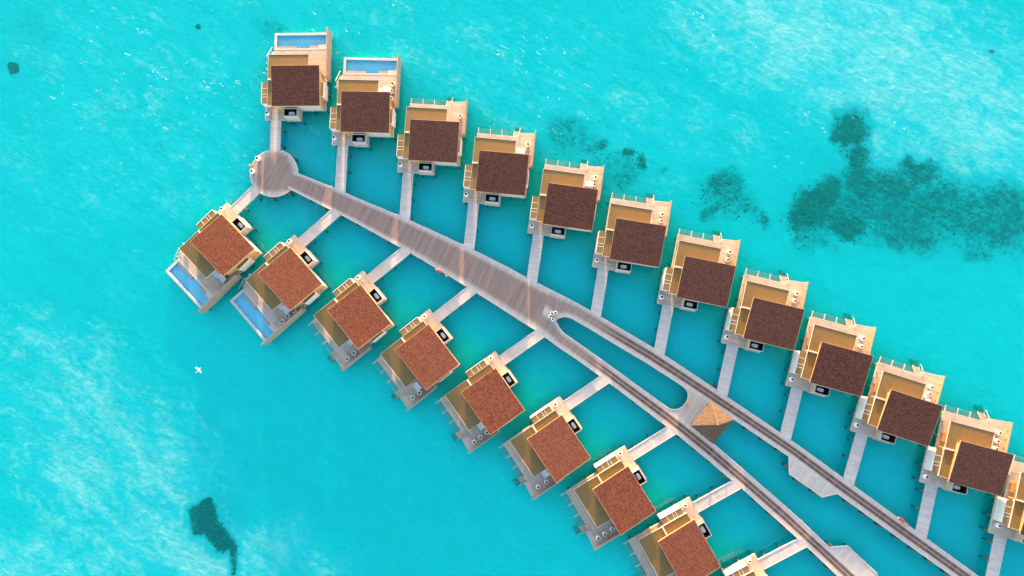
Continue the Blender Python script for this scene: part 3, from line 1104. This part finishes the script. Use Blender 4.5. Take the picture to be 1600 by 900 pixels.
jn = (at(465.3, 271.3) + at(454.7, 296)) / 2
kerb(UP_EDGE)
kerb(LO_EDGE)
kerb(LOOP)
kerb(UP_IN)
kerb(LO_IN)
kerb(CIRC, skip=lambda p: (p - jn).length < 1.75)
pm = MB().lathe([(0.2, -1.28), (0.2, 1.24)], 10).mesh('boardwalk_pile', MAT['pile'], False, True)
for poly, off in ((UP_EDGE, -0.1), (LO_EDGE, 0.1), (UP_IN, 0.1), (LO_IN, -0.1), (CIRC, 0.1)):
    acc = 0.0
    for a, b in zip(poly[:-1], poly[1:]):
        d = b - a
        t = 3.2 - acc
        nrm = Vector((-d.y, d.x, 0)).normalized()
        while t < d.length:
            p = a + d.normalized() * t - nrm * off
            structure(link('boardwalk_pile', pm, bw, (p.x, p.y, 0)))
            t += 3.2
        acc = (acc + d.length) % 3.2

# ------------------------------------------------------------------ thatched pavilion
ez = 4.0
cor = [at(*p, ez) for p in ((1110.5, 626.8), (1145.5, 656), (1114, 693.5), (1079, 665))]
cen = sum(cor, Vector((0, 0, 0))) / 4
pav = link('thatched_pavilion', None, None, (cen.x, cen.y, DZ))
loc = [c - Vector((cen.x, cen.y, DZ)) for c in cor]
apex = Vector((0.0, 0.0, 7.35 - DZ))
bm = bmesh.new()
uvl = bm.loops.layers.uv.new('UVMap')
rnd = random.Random(3)
NL, NS = 9, 22
for k in range(4):
    a, b = loc[k], loc[(k + 1) % 4]
    side = (b - a).length
    for l in range(NL):                      # overlapping thatch courses
        f0, f1 = l / NL, (l + 1.25) / NL
        rows = []
        for f, up in ((f0, 0.10), (min(f1, 1.0), 0.0)):
            row = []
            for i in range(NS + 1):
                t = i / NS
                p = a.lerp(b, t).lerp(apex, f)
                j = rnd.uniform(-0.05, 0.05) if 0 < i < NS and f < 1 else 0
                q = p + Vector((0, 0, up + j * 0.7))
                if f == f0 and 0 < i < NS:
                    q += (a.lerp(b, .5) - Vector((0, 0, a.z))).normalized() * rnd.uniform(-.02, .09)
                row.append((bm.verts.new(q), ((t - .5) * side * (1 - f), f * 4)))
            rows.append(row)
        for i in range(NS):
            vs = [rows[0][i], rows[0][i + 1], rows[1][i + 1], rows[1][i]]
            f_ = bm.faces.new([x[0] for x in vs])
            for lp, x in zip(f_.loops, vs):
                lp[uvl].uv = x[1]
    # eave underside fringe
    lo = [bm.verts.new(a.lerp(b, i / NS) * 0.97 + Vector((0, 0, -0.22 + a.z * 0.03 + rnd.uniform(-.05, .03)))) for i in range(NS + 1)]
    hi = [bm.verts.new(a.lerp(b, i / NS) + Vector((0, 0, 0.1))) for i in range(NS + 1)]
    for i in range(NS):
        f_ = bm.faces.new((lo[i], lo[i + 1], hi[i + 1], hi[i]))
        for lp in f_.loops:
            lp[uvl].uv = (lp.vert.co.x + lp.vert.co.y, lp.vert.co.z)
bmesh.ops.recalc_face_normals(bm, faces=bm.faces)
me = bpy.data.meshes.new('roof')
bm.to_mesh(me)
bm.free()
me.materials.append(MAT['thatch'])
rf = link('roof', me, pav)
hp = MB()
for c in loc:
    q = c * 0.985
    hp.bar((q.x, q.y, c.z + .1), (apex.x, apex.y, apex.z + .12), 0.16, 0.14)
hp.lathe([(0.2, apex.z - .05), (0.14, apex.z + .15), (0.05, apex.z + .4)], 10)
link('hip_ridge', hp.mesh('hip_ridge', MAT['thatch']), rf)
for c in loc:
    q = c * 0.78
    link('post', MB().lathe([(0.11, 0.0), (0.10, c.z + .35)], 10, (q.x, q.y)).mesh('post', MAT['pile'], False, True), pav)
tag(pav, 'square thatched pavilion with a steep pyramid roof between the two boardwalk arms', 'pavilion')

# ------------------------------------------------------------------ planters
pot_m = MB().lathe([(0.20, 0.0), (0.30, 0.15), (0.39, 0.42), (0.40, 0.60), (0.33, 0.83), (0.26, 0.97), (0.24, 1.04), (0.265, 1.08), (0.225, 1.085), (0.20, 1.03)], 20).mesh('planter', MAT['planter'], False, True)
soil_m = MB().lathe([(0.205, 0.98), (0.215, 1.05), (0.14, 1.066), (0.03, 1.07)], 14).mesh('soil', MAT['soil'], False, True)
POT0 = []


def pot(x, y, label, s=1.0):
    if not POT0:
        o = link('planter', pot_m)
        link('soil', soil_m, o)
        POT0.append(o)
    else:
        o = copy_tree(POT0[0])
    o.location = (x, y, DZ + .006)
    o.rotation_euler = (0, 0, random.uniform(0, 6))
    o.scale = (s, s, s)
    tag(o, label, 'planter', 'white planters')


def zp(org, scl, x, y):
    return org[0] + x / scl, org[1] + y / scl


ZO = {'v1': ((400, 30), 5.294), 'v2': ((510, 80), 5.625), 'v3': ((610, 145), 6.43), 'v4': ((720, 195), 6.925), 'v5': ((820, 245), 6.923), 'v6': ((920, 295), 6.67), 'v7': ((1025, 355), 6.67), 'v8': ((1125, 420), 6.664),
      'v9': ((1225, 485), 6.428), 'v10': ((1325, 560), 6.206), 'v11': ((1430, 630), 6.0), 'v12': ((1520, 690), 4.286), 'b1': ((250, 310), 4.865), 'b2': ((350, 360), 5.0), 'b3': ((480, 420), 5.627), 'b4': ((580, 480), 5.627),
      'b5': ((680, 550), 5.627), 'b6': ((780, 620), 5.627), 'b7': ((880, 695), 5.454), 'b8': ((970, 770), 6.923), 'b9': ((1100, 840), 14.55)}
ENTRY = {'v1': (87, 772), 'v2': (63, 755), 'v3': (95, 715), 'v4': (55, 748), 'v5': (75, 742), 'v6': (85, 740), 'v7': (62, 727), 'v8': (77, 708), 'v9': (85, 693), 'v10': (95, 648), 'v11': (112, 693), 'v12': (182, 566),
         'b1': (465, 77), 'b2': (507, 82), 'b3': (443, 75), 'b4': (466, 80), 'b5': (488, 55), 'b6': (493, 65), 'b7': (487, 75), 'b8': (698, 137), 'b9': (1045, 540)}
TERR = {'v2': [(580, 282), (575, 345), (573, 412)], 'v3': [(700, 230)], 'v4': [(727, 208)], 'v5': [(765, 218), (755, 297)], 'v6': [(767, 265), (758, 330)], 'v7': [(772, 255), (752, 338)], 'v8': [(805, 255), (785, 333)],
        'v9': [(803, 283), (783, 362)], 'v10': [(820, 280), (798, 345)], 'v11': [(800, 280), (782, 357), (768, 430)], 'b2': [(450, 712), (497, 670), (543, 628)], 'b3': [(350, 792), (407, 742)], 'b4': [(363, 797), (423, 752)],
        'b5': [(342, 792), (396, 752), (455, 708)], 'b6': [(342, 795), (417, 752)], 'b7': [(300, 800), (355, 765), (420, 722)]}
for v, p in ENTRY.items():
    q = at(*zp(*ZO[v], *p), 2.65)
    pot(q.x, q.y, 'white planter on the entry deck of ' + vname(v))
for v, ps in TERR.items():
    for i, p in enumerate(ps):
        q = at(*zp(*ZO[v], *p), 2.65)
        pre = 'lone white planter,' if len(ps) == 1 else ('white planter farthest from the roof,' if i == 0 else ('white planter nearest the roof,' if i == len(ps) - 1 else 'middle white planter,'))
        pot(q.x, q.y, pre + ' terrace of ' + vname(v), 1.0)
for p, l in (((401.4, 246.9), 'upper of two white planters on the rim of the round platform'), ((392.7, 266.9), 'lower of two white planters on the rim of the round platform')):
    q = at(*p, 2.7)
    pot(q.x, q.y, l, 1.1)
for p, l in (((862.7, 489.3), 'upper-left'), ((868.3, 488.5), 'upper-right'), ((860.3, 494), 'leftmost'), ((863.9, 498.7), 'lowest')):
    q = at(*p, 2.6)
    pot(q.x, q.y, l + ' white planter of the cluster at the tip of the oval opening', 0.85)

# ------------------------------------------------------------------ small things on the boardwalk
bol = MB().box(-.17, .17, -.17, .17, 0, 0.85)
bol.box(-.2, .2, -.2, .2, 0.93, 1.0)
bol_m = bol.mesh('post', MAT['orange'])
lan_m = MB().box(-.14, .14, -.14, .14, .851, .929).mesh('lantern', MAT['enamel'])
BOL = []
for p, l in (((865.3, 492.7), 'wooden bollard light in the middle of the white planter cluster'), ((391.5, 258.0), 'orange wooden bollard light between the two planters on the round platform'),
             ((1075.3, 630.5), 'orange wooden bollard light on the rim of the oval opening by the pavilion'), ((697.5, 430.0), 'wooden bollard light beside the red rescue float on the wide boardwalk'),
             ((1413.3, 817.3), 'wooden bollard light beside the red rescue float on the upper arm')):
    if not BOL:
        root = link('bollard_light', None)
        link('post', bol_m, root)
        link('lantern', lan_m, root)
        BOL.append(root)
        o = root
    else:
        o = copy_tree(BOL[0])
    q = at(*p, 2.4)
    o.location = (q.x, q.y, DZ + .006)
    o.rotation_euler = (0, 0, MANG)
    tag(o, l, 'bollard', 'wooden bollard lights along the boardwalk')

fm = MB()
prof = [(0.02, -.52), (.13, -.5), (.19, -.42), (.2, 0), (.19, .42), (.13, .5), (.02, .52)]
n = 14
for r_, x_ in prof:
    for i in range(n):
        a = 2 * math.pi * i / n
        fm.v.append((x_, r_ * math.cos(a), 1.12 + r_ * math.sin(a) * .9))
for k in range(len(prof) - 1):
    for i in range(n):
        j = (i + 1) % n
        fm.f.append((k * n + i, k * n + j, (k + 1) * n + j, (k + 1) * n + i))
fm_m = fm.mesh('float', MAT['red'], False, True)
hd_m = MB().bar((-.3, .2, 1.12), (.3, .2, 1.12), .04).bar((-.3, .2, 1.12), (-.3, .1, 1.12), .04).bar((.3, .2, 1.12), (.3, .1, 1.12), .04).box(-.66, -.5, -.1, .1, 1.02, 1.22).mesh('grab_handle', MAT['enamel'])
bk_m = MB().box(-.04, .04, -.04, .04, 0, .92).box(-.4, .4, -.05, .05, .88, .95).mesh('stand', MAT['pile'])
FL = []
for p, l, ang in (((686.3, 423.3), 'red rescue float on a stand at the edge of the wide boardwalk', MANG), ((1406.6, 811.3), 'red rescue float with a white end on the upper boardwalk arm', math.radians(-36)), ((1418, 820), 'small red rescue float beside the bollard light on the upper boardwalk arm', math.radians(-33))):
    if not FL:
        root = link('rescue_float', None)
        link('float', fm_m, root)
        link('grab_handle', hd_m, root)
        link('stand', bk_m, root)
        FL.append(root)
        o = root
    else:
        o = copy_tree(FL[0])
    q = at(*p, 2.4)
    o.location = (q.x, q.y, DZ + .006)
    o.rotation_euler = (0, 0, ang)
    if 'small' in l:
        o.scale = (.6, .5, .8)
    tag(o, l, 'rescue float', 'rescue floats along the boardwalk')

# ------------------------------------------------------------------ terrace furniture


def bev(mb, name, mat, w=0.05):
    me = mb.mesh(name, MAT[mat])
    bm = bmesh.new()
    bm.from_mesh(me)
    bmesh.ops.bevel(bm, geom=bm.edges[:], offset=w, segments=2, affect='EDGES', profile=0.6)
    bm.to_mesh(me)
    bm.free()
    return me


so_base = MB().box(-.85, .85, -.6, .6, .12, .3).box(-.8, -.7, -.55, -.45, 0, .119).box(.7, .8, -.55, -.45, 0, .119).box(-.8, -.7, .45, .55, 0, .119).box(.7, .8, .45, .55, 0, .119).mesh('frame', MAT['privacy'])
so_seat = bev(MB().box(-.83, .83, -.6, .38, .301, .48), 'seat', 'fabric')
so_back = bev(MB().box(-.83, .83, .39, .62, .301, .85), 'backrest', 'fabric')
so_cush = bev(MB().box(-.32, .32, -.12, .12, 0, .42), 'cushion', 'enamel', .09)
SOFA = []
SOF = [('b1', (425, 570), 0, 'left of two pale sofas'), ('b1', (475, 605), 0, 'right of two pale sofas'), ('b2', (442, 585), 0, 'left of two pale sofas'), ('b2', (485, 620), 0, 'right of two pale sofas'),
       ('b4', (405, 695), 0, 'pale sofa'), ('b5', (400, 645), 0, 'pale sofa'), ('b6', (403, 668), 0, 'pale sofa'), ('b3', (375, 633), 0, 'pale sofa'),
       ('v2', (530, 342), 0, 'pale sofa'), ('v4', (648, 290), 0, 'pale sofa'), ('v5', (695, 300), 0, 'pale sofa')]
for v, p, a, l in SOF:
    if not SOFA:
        root = link('sofa', None)
        link('frame', so_base, root)
        link('seat', so_seat, root)
        link('backrest', so_back, root)
        for x in (-.42, .42):
            c = link('cushion', so_cush, root, (x, .27, .49))
            c.rotation_euler = (R(-14), 0, 0)
        SOFA.append(root)
        o = root
    else:
        o = copy_tree(SOFA[0])
    q = at(*zp(*ZO[v], *p), 2.0)
    o.location = (q.x, q.y, DZ + .006)
    o.rotation_euler = (0, 0, R(VP[v][2] + (180 if v[0] == 'v' else 0)))
    k = 0.9
    o.scale = (k, k, 1)
    tag(o, l + ', terrace of ' + vname(v), 'sofa', 'pale sofas on the terraces')

tb_top = MB().lathe([(.42, .43), (.45, .45), (.45, .49), (.43, .5)], 24).mesh('table_top', MAT['enamel'], False, False)
tb_leg = MB().lathe([(.25, 0), (.22, .04), (.06, .08), (.06, .429)], 14).mesh('leg', MAT['enamel'], False, True)
TB = []
for v, p in (('v2', (473, 345)), ('v10', (760, 367)), ('v10', (778, 408)), ('v6', (637, 338))):
    if not TB:
        root = link('side_table', None)
        link('table_top', tb_top, root)
        link('leg', tb_leg, root)
        TB.append(root)
        o = root
    else:
        o = copy_tree(TB[0])
    q = at(*zp(*ZO[v], *p), 2.1)
    o.location = (q.x, q.y, DZ + .006)
    if v == 'v6':
        o.scale = (.6, .6, 1)
    tag(o, ('lower ' if p == (778, 408) else ('upper ' if p == (760, 367) else '')) + 'round white table on the sea terrace of ' + vname(v), 'table', 'white tables on the terraces')

# ------------------------------------------------------------------ coral heads on the lagoon floor
MAT['coral'] = plain('dark_coral', (0.05, 0.12, 0.11), (0.02, 0.06, 0.07), 3, 0.95, 0.4)


def coral(px_, py_, r, label, seed):
    bm = bmesh.new()
    bmesh.ops.create_icosphere(bm, subdivisions=4, radius=1)
    for v in bm.verts:
        c = v.co.copy()
        k = 1 + 0.55 * mnoise.fractal(c * 1.4 + Vector((seed, 0, 0)), 0.8, 2.2, 5)
        v.co = Vector((c.x * r * k, c.y * r * k, c.z * min(0.5, r * .6) * k))
    me = bpy.data.meshes.new('coral_head')
    bm.to_mesh(me)
    bm.free()
    me.materials.append(MAT['coral'])
    q = at(px_, py_, ZB)
    tag(link('coral_head', me, None, (q.x, q.y, ZB + .05)), label, 'coral', 'coral heads on the lagoon floor')


coral(22, 107, 1.05, 'dark coral head under clear water near the left edge', 3)
coral(309.5, 42, 0.42, 'small dark coral head under foam flecks left of the pool villas', 8)
coral(1549, 80, 0.38, 'small round coral head on pale sand at the upper right', 14)

# seagrass tufts, one object: nobody could count them
rs = np.random.RandomState(5)
gm = MB()
cand_px = rs.uniform(230, 1610, 260000)
cand_py = rs.uniform(150, 910, 260000)
den = np.clip(poly_d(cand_px, cand_py, P6) / 5 + 0.3, 0, 1)
wcx, wcy = cand_px + 4.5 * wob(cand_px, cand_py, 26, .4), cand_py + 4.0 * wob(cand_px, cand_py, 22, 2.1)
for c in ((1330, 200, 30, 34, 20, .55), (1345, 250, 18, 32, 0, .5), (1268, 328, 38, 44, 0, .65), (1325, 345, 44, 24, 12, .5), (1440, 268, 34, 18, 8, .4), (1440, 325, 150, 42, 6, .16), (1560, 335, 80, 48, 10, .16),
          (895, 212, 45, 30, 25, .15), (985, 246, 10, 9, 10, .9), (1005, 256, 9, 9, 0, .8), (965, 265, 44, 30, 20, .15), (1130, 296, 38, 36, 10, .4), (1160, 325, 40, 30, 20, .25), (1195, 352, 13, 10, 0, .7), (930, 228, 16, 12, 0, .5)):
    den = mx(den, ell(wcx, wcy, *c[:5], soft=.4) * c[5])
keep = rs.uniform(0, 1, 260000) < den * den * 0.9
for x, y in zip(cand_px[keep], cand_py[keep]):
    q = at(x, y, ZB)
    r = rs.uniform(.06, .19)
    h = rs.uniform(.12, .35)
    b = len(gm.v)
    for i in range(5):
        a = i * 1.257 + rs.uniform(0, .8)
        gm.v.append((q.x + r * rs.uniform(.6, 1.2) * math.cos(a), q.y + r * rs.uniform(.6, 1.2) * math.sin(a), ZB - .01))
    gm.v.append((q.x + rs.uniform(-.1, .1), q.y + rs.uniform(-.1, .1), ZB + h))
    gm.f += [(b + i, b + (i + 1) % 5, b + 5) for i in range(5)]
MAT['grass'] = plain('seagrass', (0.005, 0.10, 0.10), (0.003, 0.055, 0.065), 1.5, 0.95, 0.2)
o = link('seagrass', gm.mesh('seagrass', MAT['grass']))
o['kind'] = 'stuff'
tag(o, 'dark seagrass patches on the lagoon floor', 'seagrass')

# ------------------------------------------------------------------ a white bird over the lagoon
MAT['feather'] = plain('white_feathers', (0.85, 0.85, 0.86), (0.75, 0.75, 0.78), 6, 0.8)


def bird(px_, py_, z, ang, span, label):
    bm = bmesh.new()
    sec = [(-.42, .02, .015), (-.34, .05, .03), (-.15, .075, .07), (.05, .09, .085), (.22, .06, .06), (.34, .045, .05), (.42, .05, .05), (.48, .02, .02), (.56, .006, .006)]
    rings = []
    for x, wy, wz in sec:
        rings.append([bm.verts.new((x, wy * math.cos(t), wz * math.sin(t))) for t in [2 * math.pi * i / 10 for i in range(10)]])
    for a, b in zip(rings[:-1], rings[1:]):
        for i in range(10):
            bm.faces.new((a[i], a[(i + 1) % 10], b[(i + 1) % 10], b[i]))
    bm.faces.new(rings[0])
    bm.faces.new(rings[-1])
    for s in (-1, 1):                     # wings: swept, lens-thick
        st = [(.06, .10, .34, .03, .05), (.35, .17, .30, .022, .10), (.62, .12, .22, .016, .09), (.88, -.02, .12, .01, .04), (1.0, -.12, .02, .004, .0)]
        prev = None
        for y, le, ch, th, zz in st:
            y *= span / 2
            vs = [bm.verts.new((le, s * y, zz)), bm.verts.new((le - ch * .4, s * y, zz + th)), bm.verts.new((le - ch, s * y, zz)), bm.verts.new((le - ch * .4, s * y, zz - th))]
            if prev:
                for i in range(4):
                    bm.faces.new((prev[i], prev[(i + 1) % 4], vs[(i + 1) % 4], vs[i]))
            else:
                bm.faces.new(vs)
            prev = vs
        bm.faces.new(prev)
    tl = [bm.verts.new(p) for p in ((-.36, .04, .012), (-.36, -.04, .012), (-.62, -.10, .01), (-.66, 0, .01), (-.62, .10, .01))]
    tl2 = [bm.verts.new(v.co - Vector((0, 0, .02))) for v in tl]
    bm.faces.new(tl)
    bm.faces.new(tl2[::-1])
    for i in range(5):
        bm.faces.new((tl[i], tl2[i], tl2[(i + 1) % 5], tl[(i + 1) % 5]))
    bmesh.ops.recalc_face_normals(bm, faces=bm.faces)
    me = bpy.data.meshes.new('seabird')
    bm.to_mesh(me)
    bm.free()
    for p in me.polygons:
        p.use_smooth = True
    me.materials.append(MAT['feather'])
    q = at(px_, py_, z)
    tag(link('seabird', me, None, q, ang), label, 'bird')


bird(310.5, 578, 6.0, R(48), 1.5, 'white seabird gliding with spread wings over the lagoon at left')
